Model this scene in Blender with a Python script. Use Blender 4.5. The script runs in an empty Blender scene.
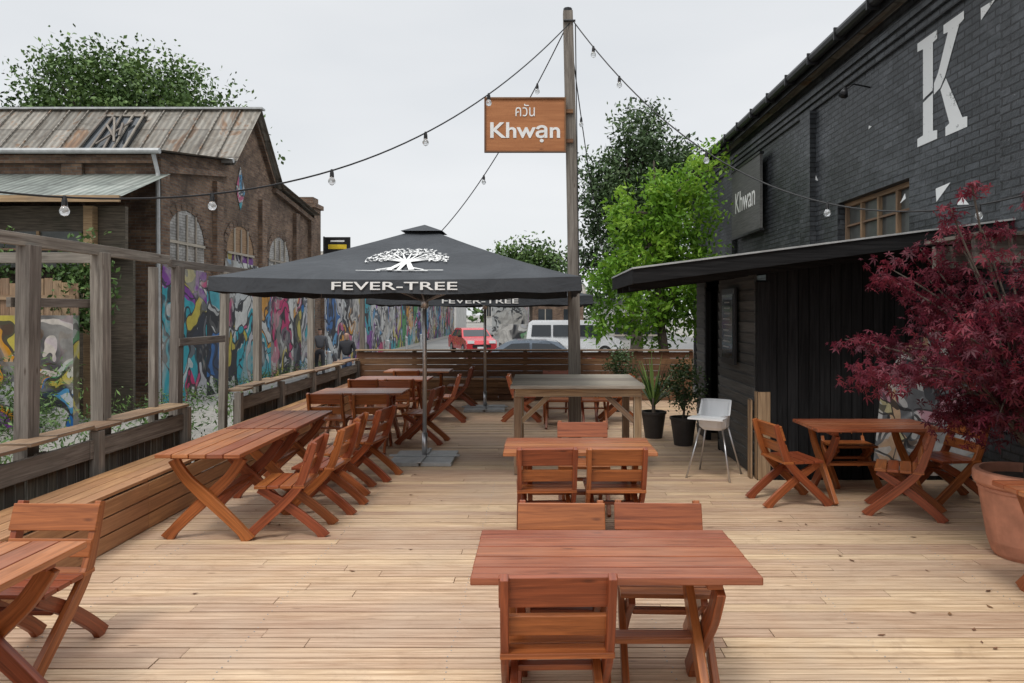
import bpy, math, random
import numpy as np
from mathutils import Matrix, Vector
random.seed(7); np.random.seed(7)
S=bpy.context.scene
COL=S.collection
R=math.radians

# ------------------------------------------------------------------ builder
class MB:
    def __init__(s,mode='plank'):
        s.v=[];s.f=[];s.m=[];s.r=[];s.uv=[];s.mode=mode
    def face(s,pts,mat=0,rnd=None,uv=None):
        b=len(s.v); s.v.extend([tuple(p) for p in pts])
        s.f.append(list(range(b,b+len(pts)))); s.m.append(mat)
        s.r.append(random.random() if rnd is None else rnd)
        if uv is None:
            n=(Vector(pts[1])-Vector(pts[0])).cross(Vector(pts[-1])-Vector(pts[0]))
            uv=s.planar(pts,n)
        s.uv.append(uv)
    def planar(s,pts,n):
        ax,ay,az=abs(n[0]),abs(n[1]),abs(n[2])
        if az>=ax and az>=ay*1.0: return [(p[0],p[1]) for p in pts]
        if ax>ay: return [(p[1],p[2]) for p in pts]
        return [(p[0],p[2]) for p in pts]
    def box(s,c,size,mat=0,rot=None,rnd=None,mode=None):
        mode=mode or s.mode
        hx,hy,hz=[q/2 for q in size]
        L=[(-hx,-hy,-hz),(hx,-hy,-hz),(hx,hy,-hz),(-hx,hy,-hz),(-hx,-hy,hz),(hx,-hy,hz),(hx,hy,hz),(-hx,hy,hz)]
        F=[((0,3,2,1),2),((4,5,6,7),2),((0,1,5,4),1),((2,3,7,6),1),((1,2,6,5),0),((3,0,4,7),0)]
        W=[(rot@Vector(p) if rot is not None else Vector(p))+Vector(c) for p in L]
        b=len(s.v); s.v.extend([tuple(w) for w in W])
        rn=random.random() if rnd is None else rnd
        long=max(range(3),key=lambda i:size[i]); o1=random.random()*20;o2=random.random()*20
        for idx,ax in F:
            s.f.append([b+i for i in idx]); s.m.append(mat); s.r.append(rn)
            if mode=='plank':
                oth=[i for i in range(3) if i!=ax]
                u=long if long in oth else oth[0]
                v=[i for i in oth if i!=u][0]
                s.uv.append([(L[i][u]+o1,L[i][v]+o2) for i in idx])
            else:
                pp=[W[i] for i in idx]
                n=(pp[1]-pp[0]).cross(pp[3]-pp[0]); s.uv.append(s.planar(pp,n))
    def sweep(s,pts,w,t,tdir,mat=0,sub=3,rnd=None):
        P=catmull([Vector(p) for p in pts],sub); n=len(P); td=Vector(tdir).normalized()
        rn=random.random() if rnd is None else rnd
        ws=w if isinstance(w,(list,tuple)) else [w]*2
        b=len(s.v); o=random.random()*10; acc=0
        us=[]
        for i,p in enumerate(P):
            T=(P[min(i+1,n-1)]-P[max(i-1,0)]).normalized(); N=td.cross(T).normalized()
            k=i/(n-1)*(len(ws)-1); a=int(min(k,len(ws)-2)); ww=ws[a]+(ws[a+1]-ws[a])*(k-a)
            if i: acc+=(P[i]-P[i-1]).length
            us.append(acc+o)
            for sn,st in ((-1,-1),(1,-1),(1,1),(-1,1)):
                s.v.append(tuple(p+N*ww/2*sn+td*t/2*st))
        for i in range(n-1):
            for j in range(4):
                a=b+i*4+j; c=b+i*4+(j+1)%4
                s.f.append([a,c,c+4,a+4]); s.m.append(mat); s.r.append(rn)
                v0,v1=(0,ws[0]) if j%2==0 else (0,t)
                s.uv.append([(us[i],v0+o),(us[i],v1+o),(us[i+1],v1+o),(us[i+1],v0+o)])
        for e in ([b+3,b+2,b+1,b],[b+(n-1)*4+j for j in range(4)]):
            s.f.append(e); s.m.append(mat); s.r.append(rn); s.uv.append([(o,o),(o+.05,o),(o+.05,o+.05),(o,o+.05)])
    def tube(s,pts,r,n=6,mat=0,rnd=None,caps=True):
        P=[Vector(p) for p in pts]; m=len(P); rs=r if isinstance(r,(list,tuple)) else [r]*m
        rn=random.random() if rnd is None else rnd
        b=len(s.v); acc=0; ac=[]
        for i,p in enumerate(P):
            T=(P[min(i+1,m-1)]-P[max(i-1,0)]).normalized()
            A=Vector((0,0,1)) if abs(T.z)<.9 else Vector((1,0,0))
            U=T.cross(A).normalized(); V=T.cross(U)
            if i: acc+=(P[i]-P[i-1]).length
            ac.append(acc)
            for j in range(n):
                a=2*math.pi*j/n; s.v.append(tuple(p+(U*math.cos(a)+V*math.sin(a))*rs[i]))
        for i in range(m-1):
            for j in range(n):
                a=b+i*n+j; c=b+i*n+(j+1)%n
                s.f.append([a,c,c+n,a+n]); s.m.append(mat); s.r.append(rn)
                q=2*math.pi*rs[i]/n
                s.uv.append([(ac[i],j*q),(ac[i],(j+1)*q),(ac[i+1],(j+1)*q),(ac[i+1],j*q)])
        if caps:
            for e in ([b+j for j in range(n)][::-1],[b+(m-1)*n+j for j in range(n)]):
                s.f.append(e); s.m.append(mat); s.r.append(rn); s.uv.append([(s.v[i][0],s.v[i][1]) for i in e])
    def prism(s,pts,ext,mat=0,rnd=None):
        rn=random.random() if rnd is None else rnd
        E=Vector(ext); A=[Vector(p) for p in pts]; Bp=[p+E for p in A]; n=len(A)
        s.face(A[::-1],mat,rn); s.face(Bp,mat,rn)
        for i in range(n):
            j=(i+1)%n; s.face([A[i],A[j],Bp[j],Bp[i]],mat,rn)
    def obj(s,name,mats,parent=None,loc=None,rotz=0,smooth=False,bevel=0,link=True):
        me=bpy.data.meshes.new(name)
        me.from_pydata(s.v,[],s.f)
        for m in mats: me.materials.append(m)
        me.polygons.foreach_set('material_index',s.m)
        at=me.attributes.new('rnd','FLOAT','FACE'); at.data.foreach_set('value',s.r)
        uvl=me.uv_layers.new(name='UVMap')
        flat=[c for f in s.uv for p in f for c in p]
        uvl.data.foreach_set('uv',flat)
        if smooth: me.polygons.foreach_set('use_smooth',[True]*len(s.f))
        me.update()
        ob=bpy.data.objects.new(name,me); COL.objects.link(ob)
        if bevel:
            import bmesh
            bm=bmesh.new(); bm.from_mesh(me); bmesh.ops.recalc_face_normals(bm,faces=bm.faces)
            ee=[e for e in bm.edges if len(e.link_faces)==2 and e.calc_face_angle(0)>0.6]
            bmesh.ops.bevel(bm,geom=ee,offset=bevel,segments=2,profile=.5,affect='EDGES',clamp_overlap=True)
            bm.to_mesh(me); bm.free()
        if parent: ob.parent=parent
        if loc: ob.location=loc
        ob.rotation_euler[2]=rotz
        return ob
def catmull(P,sub):
    if sub<=1 or len(P)<3: return P
    out=[]
    for i in range(len(P)-1):
        p0=P[max(i-1,0)];p1=P[i];p2=P[i+1];p3=P[min(i+2,len(P)-1)]
        for k in range(sub):
            t=k/sub
            out.append(.5*((2*p1)+(p2-p0)*t+(2*p0-5*p1+4*p2-p3)*t*t+(3*p1-p0-3*p2+p3)*t**3))
    out.append(P[-1]); return out
def empty(name,loc=(0,0,0),rotz=0,parent=None):
    e=bpy.data.objects.new(name,None); COL.objects.link(e); e.location=loc; e.rotation_euler[2]=rotz
    e.empty_display_size=.2
    if parent: e.parent=parent
    return e
def inst(name,mesh,loc,rotz=0,parent=None):
    o=bpy.data.objects.new(name,mesh); COL.objects.link(o); o.location=loc; o.rotation_euler[2]=rotz
    if parent:o.parent=parent
    return o

# ------------------------------------------------------------------ materials
class NT:
    def __init__(s,name):
        s.m=bpy.data.materials.new(name); s.m.use_nodes=True; s.t=s.m.node_tree
        s.b=s.t.nodes['Principled BSDF']; s.out=s.t.nodes['Material Output']
    def n(s,ty,**kw):
        x=s.t.nodes.new(ty)
        for k,v in kw.items(): setattr(x,k,v)
        return x
    def l(s,a,b): s.t.links.new(a,b)
    def ramp(s,src,stops,interp='LINEAR'):
        r=s.n('ShaderNodeValToRGB'); r.color_ramp.interpolation=interp
        e=r.color_ramp.elements
        while len(e)<len(stops): e.new(.5)
        for i,(p,c) in enumerate(stops):
            e[i].position=p; e[i].color=(*c,1) if len(c)==3 else c
        s.l(src,r.inputs[0]); return r.outputs[0]
    def mix(s,f,a,b,bt='MIX'):
        x=s.n('ShaderNodeMix',data_type='RGBA',blend_type=bt)
        for sock,val in ((x.inputs[0],f),(x.inputs[6],a),(x.inputs[7],b)):
            if isinstance(val,(int,float)): sock.default_value=val
            elif isinstance(val,tuple): sock.default_value=(*val,1)
            else: s.l(val,sock)
        return x.outputs[2]
    def math(s,op,a,b=0.0,c=None):
        x=s.n('ShaderNodeMath',operation=op)
        for i,val in enumerate((a,b)+((c,) if c is not None else ())):
            if isinstance(val,(int,float)): x.inputs[i].default_value=val
            else: s.l(val,x.inputs[i])
        return x.outputs[0]
    def rnd(s): return s.n('ShaderNodeAttribute',attribute_name='rnd').outputs['Fac']
    def uv(s,scale=(1,1,1)):
        a=s.n('ShaderNodeUVMap',uv_map='UVMap'); mp=s.n('ShaderNodeMapping'); mp.inputs['Scale'].default_value=scale
        s.l(a.outputs[0],mp.inputs[0]); return mp.outputs[0]
    def ob(s,scale=(1,1,1)):
        a=s.n('ShaderNodeTexCoord'); mp=s.n('ShaderNodeMapping'); mp.inputs['Scale'].default_value=scale
        s.l(a.outputs['Object'],mp.inputs[0]); return mp.outputs[0]
    def noise(s,vec,sc,det=4,rough=.5,dist=0):
        x=s.n('ShaderNodeTexNoise'); x.inputs['Scale'].default_value=sc; x.inputs['Detail'].default_value=min(det,4)
        x.inputs['Roughness'].default_value=rough; x.inputs['Distortion'].default_value=dist
        s.l(vec,x.inputs['Vector']); return x.outputs['Fac']
    def bump(s,h,st=.3,dist=.01):
        x=s.n('ShaderNodeBump'); x.inputs['Strength'].default_value=st; x.inputs['Distance'].default_value=dist
        s.l(h,x.inputs['Height']); s.l(x.outputs[0],s.b.inputs['Normal'])
    def col(s,c):
        if isinstance(c,tuple): s.b.inputs['Base Color'].default_value=(*c,1)
        else: s.l(c,s.b.inputs['Base Color'])
    def rough(s,v):
        if isinstance(v,(int,float)): s.b.inputs['Roughness'].default_value=v
        else: s.l(v,s.b.inputs['Roughness'])

def wood(name,dark,light,rough=.6,var=.35,bump=.3,dirt=None,dirtamt=.5,grain=(1.3,26,1),spec=.4,knots=True,stain=None):
    m=NT(name); g=m.noise(m.uv(grain),1.5,4,.62,.7)
    c=m.ramp(g,[(.30,dark),(.5,tuple((a+b)/2 for a,b in zip(dark,light))),(.68,light)])
    if knots:
        v=m.n('ShaderNodeTexVoronoi'); v.inputs['Scale'].default_value=1.6; m.l(m.uv((1.2,4,1)),v.inputs['Vector'])
        k=m.ramp(v.outputs['Distance'],[(.03,(0.3,.24,.2)),(.085,(1,1,1))])
        c=m.mix(.8,c,k,'MULTIPLY')
    mr=m.n('ShaderNodeMapRange'); m.l(m.rnd(),mr.inputs[0]); mr.inputs[3].default_value=1-var; mr.inputs[4].default_value=1+var*.6
    hs=m.n('ShaderNodeHueSaturation'); m.l(mr.outputs[0],hs.inputs['Value']); m.l(c,hs.inputs['Color'])
    m.l(m.math('MULTIPLY_ADD',m.rnd(),.02,.49),hs.inputs['Hue'])
    c=hs.outputs[0]
    if dirt:
        d=m.noise(m.ob(),.9,4,.65,.3); d=m.ramp(d,[(.42,(0,0,0)),(.68,(1,1,1))])
        c=m.mix(m.math('MULTIPLY',d,dirtamt),c,dirt)
    if stain:
        d=m.noise(m.ob(),3.1,4,.7,1.2); d=m.ramp(d,[(.56,(0,0,0)),(.72,(1,1,1))])
        c=m.mix(m.math('MULTIPLY',d,.45),c,stain)
    m.col(c); m.rough(m.math('MULTIPLY_ADD',g,.25,rough-.12)); m.b.inputs['Specular IOR Level'].default_value=spec
    m.bump(g,bump,.004); return m.m
def plain(name,c,rough=.5,metal=0,nz=.15,nsc=6,bump=0.05):
    m=NT(name); n=m.noise(m.ob(),nsc,4,.6)
    cc=m.ramp(n,[(.3,tuple(x*(1-nz) for x in c)),(.7,tuple(min(1,x*(1+nz)) for x in c))])
    m.col(cc); m.rough(m.math('MULTIPLY_ADD',n,.2,rough-.1)); m.b.inputs['Metallic'].default_value=metal
    if bump: m.bump(n,bump,.01)
    return m.m
def brick(name,c1,c2,mortar,rough=.8,sc=1,patch=None,patchamt=.5,bumps=.6,spec=.3,plo=.5,phi=.66,chips=None):
    m=NT(name); b=m.n('ShaderNodeTexBrick')
    for k,v in (('Scale',1.0),('Brick Width',.25*sc),('Row Height',.077*sc),('Mortar Size',.010*sc),('Mortar Smooth',.3),('Bias',0.0)):
        b.inputs[k].default_value=v
    b.inputs['Color1'].default_value=(*c1,1); b.inputs['Color2'].default_value=(*c2,1); b.inputs['Mortar'].default_value=(*mortar,1)
    m.l(m.uv(),b.inputs['Vector']); c=b.outputs[0]
    n=m.noise(m.uv(),1.3,4,.7,.2); n2=m.noise(m.uv((1,.35,1)),.5,4,.6); n3=m.noise(m.uv(),14,3,.7)
    c=m.mix(.8,c,m.ramp(n,[(.3,(.4,.4,.4)),(.7,(1.35,1.35,1.35))]),'MULTIPLY')
    if patch:
        c=m.mix(m.math('MULTIPLY',m.ramp(m.noise(m.uv(),.9,4,.75,.6),[(plo,(0,0,0)),(phi,(1,1,1))]),patchamt),c,patch)
    c=m.mix(.6,c,m.ramp(n2,[(.35,(.5,.5,.5)),(.65,(1.2,1.2,1.2))]),'MULTIPLY')
    c=m.mix(.5,c,m.ramp(n3,[(.3,(.6,.6,.6)),(.7,(1.25,1.25,1.25))]),'MULTIPLY')
    if chips:
        ch=m.math('MULTIPLY',m.ramp(m.noise(m.uv((1,1.6,1)),9,4,.8),[(.66,(0,0,0)),(.70,(1,1,1))]),m.ramp(n,[(.48,(0,0,0)),(.6,(1,1,1))]))
        c=m.mix(m.math('MULTIPLY',ch,.8),c,chips)
    m.col(c); m.rough(rough); m.b.inputs['Specular IOR Level'].default_value=spec
    m.bump(m.math('ADD',m.math('MULTIPLY',b.outputs['Fac'],-1.0),m.math('MULTIPLY',n3,.7)),bumps,.015); return m.m
def graffiti(name,seed=0,sc=1.0,base=(.5,.5,.48),basemix=.45,sat=1.0):
    m=NT(name); u=m.uv((sc,sc*.8,sc))
    ad=m.n('ShaderNodeVectorMath',operation='ADD'); ad.inputs[1].default_value=(seed*3.7,seed*1.3,0); m.l(u,ad.inputs[0]); u=ad.outputs[0]
    nz=m.n('ShaderNodeTexNoise'); nz.inputs['Scale'].default_value=1.0; nz.inputs['Detail'].default_value=2; m.l(u,nz.inputs['Vector'])
    sv=m.n('ShaderNodeVectorMath',operation='MULTIPLY_ADD'); m.l(nz.outputs['Color'],sv.inputs[0]); sv.inputs[1].default_value=(2.2,2.2,0); m.l(u,sv.inputs[2])
    def vor(s,feat):
        v=m.n('ShaderNodeTexVoronoi',feature=feat); v.inputs['Scale'].default_value=s; m.l(sv.outputs[0],v.inputs['Vector']); return v
    a=vor(.7,'F1'); b2=vor(1.9,'F1'); be=vor(1.9,'DISTANCE_TO_EDGE'); b3=vor(4.2,'F1')
    sx=m.n('ShaderNodeSeparateColor'); m.l(a.outputs['Color'],sx.inputs[0])
    c1=m.ramp(sx.outputs[0],[(0,(.04,.14,.36)),(.14,(.50,.52,.52)),(.26,(.46,.07,.16)),(.38,(.06,.32,.38)),(.50,(.5,.48,.44)),(.60,(.55,.26,.04)),(.72,(.22,.07,.30)),(.82,(.12,.13,.15)),(.92,(.08,.26,.10))],'CONSTANT')
    sx2=m.n('ShaderNodeSeparateColor'); m.l(b2.outputs['Color'],sx2.inputs[0])
    c2=m.ramp(sx2.outputs[1],[(0,(.58,.58,.56)),(.16,(.03,.03,.035)),(.34,(.10,.28,.48)),(.5,(.42,.42,.44)),(.64,(.5,.12,.22)),(.8,(.48,.40,.10))],'CONSTANT')
    sx3=m.n('ShaderNodeSeparateColor'); m.l(b3.outputs['Color'],sx3.inputs[0])
    c=m.mix(m.ramp(sx2.outputs[0],[(0,(0,0,0)),(.55,(1,1,1))],'CONSTANT'),c1,c2)
    c=m.mix(m.ramp(sx3.outputs[2],[(0,(0,0,0)),(.84,(.8,.8,.8))],'CONSTANT'),c,(.55,.55,.54))
    c=m.mix(m.ramp(sx3.outputs[1],[(0,(0,0,0)),(.80,(.8,.8,.8))],'CONSTANT'),c,(.03,.035,.05))
    c=m.mix(m.ramp(be.outputs['Distance'],[(0,(.9,.9,.9)),(.045,(0,0,0))],'CONSTANT'),c,(.02,.02,.025))
    pm=m.ramp(m.noise(u,.6,4,.65,.6),[(.52,(0,0,0)),(.57,(1,1,1))])
    c=m.mix(m.math('MULTIPLY',pm,basemix),c,base)
    hs=m.n('ShaderNodeHueSaturation'); hs.inputs['Saturation'].default_value=sat; m.l(c,hs.inputs['Color'])
    gr=m.noise(u,4,4,.75); c=m.mix(.7,hs.outputs[0],m.ramp(gr,[(.3,(.45,.45,.45)),(.7,(1.05,1.05,1.05))]),'MULTIPLY')
    m.col(c); m.rough(.75); return m.m
def leafmat(name,stops,trans=.35,rough=.5):
    m=NT(name); c=m.ramp(m.rnd(),stops); m.col(c); m.rough(rough); m.b.inputs['Specular IOR Level'].default_value=.3
    if trans>0:
        tr=m.n('ShaderNodeBsdfTranslucent'); m.l(c,tr.inputs[0]); mx=m.n('ShaderNodeMixShader'); mx.inputs[0].default_value=trans
        m.l(m.b.outputs[0],mx.inputs[1]); m.l(tr.outputs[0],mx.inputs[2]); m.l(mx.outputs[0],m.out.inputs[0])
    return m.m

M_deck=wood('deck_boards',(.40,.245,.145),(.72,.52,.35),.6,.24,.35,dirt=(.50,.385,.285),dirtamt=.5,stain=(.36,.235,.15))
M_red=wood('varnished_wood',(.17,.040,.011),(.43,.125,.04),.34,.28,.25,spec=.5)
M_top=wood('varnished_tabletop',(.22,.062,.022),(.50,.17,.072),.32,.28,.25,dirt=(.44,.25,.17),dirtamt=.35,spec=.65)
M_bench=wood('bench_larch',(.34,.16,.07),(.58,.31,.15),.5,.28,.3,dirt=(.25,.14,.08),dirtamt=.5)
M_grey=wood('weathered_timber',(.12,.10,.085),(.34,.305,.265),.85,.3,.5,dirt=(.13,.12,.10),dirtamt=.5,spec=.2)
M_greyl=wood('weathered_tabletop',(.25,.215,.18),(.47,.42,.35),.75,.25,.5,spec=.3)
M_dark=wood('dark_fence_boards',(.05,.04,.033),(.17,.14,.11),.85,.35,.5,dirt=(.05,.055,.04),dirtamt=.5,spec=.2,knots=False)
M_brown=wood('brown_planks',(.20,.12,.07),(.42,.28,.17),.75,.35,.4,dirt=(.2,.16,.12),dirtamt=.5,spec=.2)
M_blackw=wood('black_painted_wood',(.007,.007,.0075),(.022,.022,.023),.75,.4,.5,spec=.12,knots=False)
M_clap=wood('charcoal_clapboard',(.06,.06,.058),(.13,.13,.125),.7,.35,.4,spec=.25,knots=False)
M_dkbrown=wood('stained_planks',(.12,.055,.028),(.27,.14,.075),.7,.3,.4,dirt=(.08,.05,.035),dirtamt=.5,spec=.25)
M_brickL=brick('old_brick',(.16,.09,.06),(.29,.185,.12),(.20,.18,.155),patch=(.07,.05,.04),patchamt=.7)
M_brickK=brick('black_painted_brick',(.032,.037,.042),(.068,.075,.084),(.012,.013,.015),.48,1.15,patch=(.15,.16,.175),patchamt=.5,bumps=1.0,spec=.5,plo=.52,phi=.72,chips=(.33,.34,.35))
M_brickW=brick('whitewashed_brick',(.48,.47,.45),(.58,.57,.55),(.35,.33,.31),.8,1,patch=(.25,.2,.16),patchamt=.5)
M_graf=graffiti('graffiti_paint',0,.8,(.42,.40,.37),.5,1.1)
M_graf2=graffiti('graffiti_paint_b',3,.7,(.5,.49,.46),.5)
M_graf3=graffiti('graffiti_paint_c',6,1.5,(.45,.5,.55),.6,.6)
M_white=plain('white_paint',(.78,.78,.76),.6,0,.08,9)
M_wplastic=plain('white_plastic',(.75,.76,.77),.35,0,.03)
M_steel=plain('brushed_steel',(.55,.55,.56),.35,.9,.1)
M_galv=plain('galvanised_plate',(.42,.43,.43),.55,.3,.2)
M_blackm=plain('black_metal',(.02,.02,.022),.45,.3,.2)
M_cable=plain('black_cable',(.012,.012,.013),.6)
M_canvas=NT('canopy_canvas'); _n=M_canvas.noise(M_canvas.ob(),1.6,4,.6,.5)
M_canvas.col(M_canvas.ramp(_n,[(.3,(.030,.034,.040)),(.7,(.054,.060,.068))])); M_canvas.rough(.8); M_canvas.bump(_n,.6,.07); M_canvas=M_canvas.m
M_glassd=plain('dark_glass',(.03,.035,.04),.08,0,.1,2,0)
M_glassb=plain('dusty_glass',(.08,.085,.08),.35,0,.4,3,0)
M_rubber=plain('tyre_rubber',(.02,.02,.02),.8)
M_terra=plain('terracotta',(.48,.21,.13),.75,0,.3,4,.25)
M_soil=plain('potting_soil',(.04,.028,.02),.95,0,.4,20,.5)
M_pot=plain('dark_pot',(.035,.03,.028),.6,0,.3)
M_bark=plain('bark',(.09,.07,.055),.9,0,.4,14,.6)
M_signor=wood('orange_sign_board',(.34,.135,.04),(.47,.21,.075),.6,.05,.15,grain=(1,12,1))
M_bulb=NT('bulb_glass'); M_bulb.col((.8,.82,.83)); M_bulb.rough(.08); M_bulb.b.inputs['Transmission Weight'].default_value=.75; M_bulb=M_bulb.m

def corr(name,stops):
    m=NT(name); w=m.n('ShaderNodeTexWave'); w.inputs['Scale'].default_value=1.6; m.l(m.uv(),w.inputs['Vector'])
    w.bands_direction='X'
    n=m.noise(m.uv((1,.6,1)),1.1,4,.8,.8)
    c=m.ramp(n,stops)
    sheet=m.n('ShaderNodeTexBrick'); 
    for k,v in (('Scale',1.0),('Brick Width',1.24),('Row Height',1.1),('Mortar Size',.03)): sheet.inputs[k].default_value=v
    sheet.inputs['Color1'].default_value=(.65,.62,.58,1); sheet.inputs['Color2'].default_value=(1.15,1.1,1.05,1); sheet.inputs['Mortar'].default_value=(.4,.36,.33,1); m.l(m.uv(),sheet.inputs['Vector'])
    c=m.mix(.8,c,sheet.outputs[0],'MULTIPLY')
    c=m.mix(.4,c,w.outputs[0],'MULTIPLY'); m.col(c); m.rough(.7); m.bump(w.outputs[0],.6,.03); return m.m
M_roof=corr('aged_metal_roof',[(.30,(.10,.08,.065)),(.42,(.22,.20,.17)),(.53,(.32,.31,.28)),(.62,(.24,.15,.09)),(.75,(.13,.075,.045))])
M_roofg=corr('verdigris_roof',[(.3,(.13,.15,.14)),(.5,(.26,.30,.28)),(.7,(.35,.38,.36)),(.8,(.2,.17,.14))])

# ------------------------------------------------------------------ ground
g=NT('gravel_ground'); n1=g.noise(g.ob(),.12,4,.6); n2=g.noise(g.ob(),9,4,.7)
gc=g.ramp(n1,[(.35,(.24,.225,.20)),(.65,(.36,.345,.32))]); gc=g.mix(.7,gc,g.ramp(n2,[(.3,(.6,.6,.6)),(.7,(1.15,1.15,1.15))]),'MULTIPLY')
g.col(gc); g.rough(.95); g.bump(n2,.5,.02)
b=MB('planar'); b.face([(-300,-60,-.46),(300,-60,-.46),(300,500,-.46),(-300,500,-.46)]); b.obj('ground',[g.m])
as_=NT('asphalt'); n2=as_.noise(as_.ob(),14,4,.7); n1=as_.noise(as_.ob(),.3,4,.6)
as_.col(as_.mix(.6,as_.ramp(n1,[(.35,(.15,.15,.15)),(.65,(.22,.218,.21))]),as_.ramp(n2,[(.3,(.6,.6,.6)),(.7,(1.2,1.2,1.2))]),'MULTIPLY')); as_.rough(.9)
b=MB('planar'); b.face([(-8.6,20,-.452),(14,20,-.452),(14,130,-.452),(-8.6,130,-.452)]); b.obj('road',[as_.m])

# ------------------------------------------------------------------ deck
XL=-4.02; YF=16.0
b=MB(); y=-1.0; k=0
while y<YF:
    w=.112; gap=.009
    x=XL-random.random()*2.2
    while x<5.0:
        L=random.choice((2.4,3.0,3.0,3.6)); x1=min(x+L,5.0); x0=max(x,XL)
        if x1-x0>.05:
            rn=random.random(); zz=random.uniform(-.002,.002); ro=Matrix.Rotation(random.uniform(-.0005,.0005),3,'Y')
            b.box(((x0+x1)/2,y+w*.245,-.012+zz),(x1-x0-.005,w*.47,.024),0,ro,rnd=rn)
            b.box(((x0+x1)/2,y+w*.755,-.012+zz),(x1-x0-.005,w*.47,.024),0,ro,rnd=min(1,rn+random.uniform(0,.12)))
            b.box(((x0+x1)/2,y+w*.5,-.0165+zz),(x1-x0-.006,w*.08,.02),0,ro,rnd=rn*.6)
        x+=L
    y+=w+gap; k+=1
deck=b.obj('wooden_deck',[M_deck])
b=MB('planar'); b.box((.49,7.5,-.2),(9.0,17,.3)); b.obj('deck_frame_gap_shade',[M_blackw],parent=deck)  # solid sub-deck box, coloured black to paint shade into the board gaps
b=MB(); rs=random.Random(8)
for yv in np.arange(-.95,8,.121):
    for xv in (-2.9,-1.7,-.5,.7,1.9,3.1,4.3):
        for o_ in (.028,.078):
            b.box((xv+rs.uniform(-.012,.012),yv+o_,.0012),(.006,.006,.003))
b.obj('deck_screws',[M_galv],parent=deck)
# blown leaves and grit on the deck
b=MB('planar')
for i in range(90):
    x_,y_=rs.choice([(rs.uniform(2.2,4.9),rs.uniform(4,7)),(rs.uniform(-3.3,4.5),rs.uniform(2,14))]); a=rs.uniform(0,6.3); s_=rs.uniform(.008,.02)
    b.face([(x_+math.cos(a+k*1.57)*s_*(1.6 if k%2 else .7),y_+math.sin(a+k*1.57)*s_*(1.6 if k%2 else .7),.005+.003*(k%2)) for k in range(4)])
b.obj('fallen_leaves',[M_dkbrown])

# ------------------------------------------------------------------ furniture meshes
def mk_table():
    b=MB(); L=1.27; n=5
    for i in range(n):
        yy=-.35+.07+i*.14
        b.box((random.uniform(-.004,.004),yy,.733+random.uniform(-.001,.001)),(L,.132,.034),1)
    for sx in (-.44,.44):
        b.box((sx,0,.697),(.07,.6,.038),0)
        for sg,off in ((1,-.024),(-1,.024)):
            pts=[(sx+off,sg*-.35,0.0),(sx+off,sg*-.30,.07),(sx+off,sg*-.17,.20),(sx+off,0,.36),(sx+off,sg*.15,.50),(sx+off,sg*.24,.62),(sx+off,sg*.27,.678)]
            b.sweep(pts,[.12,.085,.09,.10,.09,.085,.1],.042,(1,0,0),0,3)
        b.box((sx+.048,0,.36),(.012,.03,.03),0)
    b.box((0,0,.34),(.83,.09,.032),0)
    return b
def mk_chair():
    b=MB()
    for sx in (-1,1):
        x=sx*.225
        A=[(x,.30,0),(x,.25,.06),(x,.12,.18),(x,-.03,.32),(x,-.14,.45),(x,-.205,.62),(x,-.262,.805)]
        b.sweep(A,[.10,.075,.075,.075,.07,.065,.05],.036,(1,0,0),0,3)
        x=sx*.186
        Bp=[(x,-.34,0),(x,-.29,.06),(x,-.16,.17),(x,0,.29),(x,.13,.37),(x,.20,.418)]
        b.sweep(Bp,[.10,.075,.075,.075,.07,.075],.036,(1,0,0),0,3)
    for i in range(4):
        b.box((0,-.135+i*.105,.437),(.49,.096,.026),0)
    b.box((0,.045,.29),(.34,.05,.028),0)
    rot=Matrix.Rotation(R(18),3,'X')
    b.box((0,-.206,.725),(.50,.026,.15),0,rot)
    b.box((0,-.158,.565),(.48,.026,.10),0,rot)
    return b
variants=[]
for i in range(3):
    t_=mk_table().obj('wooden_table',[M_red,M_top],bevel=.005); c_=mk_chair().obj('wooden_chair',[M_red,M_top],bevel=.004)
    variants.append((t_.data,c_.data)); bpy.data.objects.remove(t_); bpy.data.objects.remove(c_)
cnt=[0,0]
def table(x,y,rz=0): cnt[0]+=1; inst('wooden_table',variants[cnt[0]%3][0],(x,y,0),R(rz))
def chair(x,y,rz=0): cnt[1]+=1; inst('wooden_chair',variants[cnt[1]%3][1],(x,y,0),R(rz+random.uniform(-2.5,2.5)))
table(.33,3.46); chair(.07,3.24,0); chair(.12,3.93,180); chair(.67,3.93,180)
table(.33,6.24); chair(.05,6.04,0); chair(.62,6.04,0); chair(.42,6.98,180)
table(-2.77,6.45,90); table(-2.77,7.78,90)
chair(-2.17,6.25,94); chair(-2.08,6.95,86); chair(-2.14,7.62,92); chair(-2.0,8.28,82)
table(-2.62,2.98,90); chair(-2.78,3.92,180)
table(-2.6,10.55); chair(-2.9,9.95,0); chair(-1.72,10.5,80); chair(-2.3,9.9,6); chair(-2.3,11.2,180)
table(-2.55,12.6); chair(-1.65,12.5,95); chair(-2.3,12.0,0); chair(-2.9,12.0,0)
table(-2.4,14.3); chair(-1.6,14.3,90); chair(-2.5,13.7,0)
table(.55,12.6); chair(.3,12.0,0); chair(.9,12.0,0); chair(-.3,12.6,-90); chair(1.35,12.6,90); chair(.3,13.3,180)
table(3.36,7.42); chair(2.50,7.22,-80); chair(3.42,8.02,180); chair(3.42,6.80,62); chair(4.1,7.25,98)
table(3.72,4.58)

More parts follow.
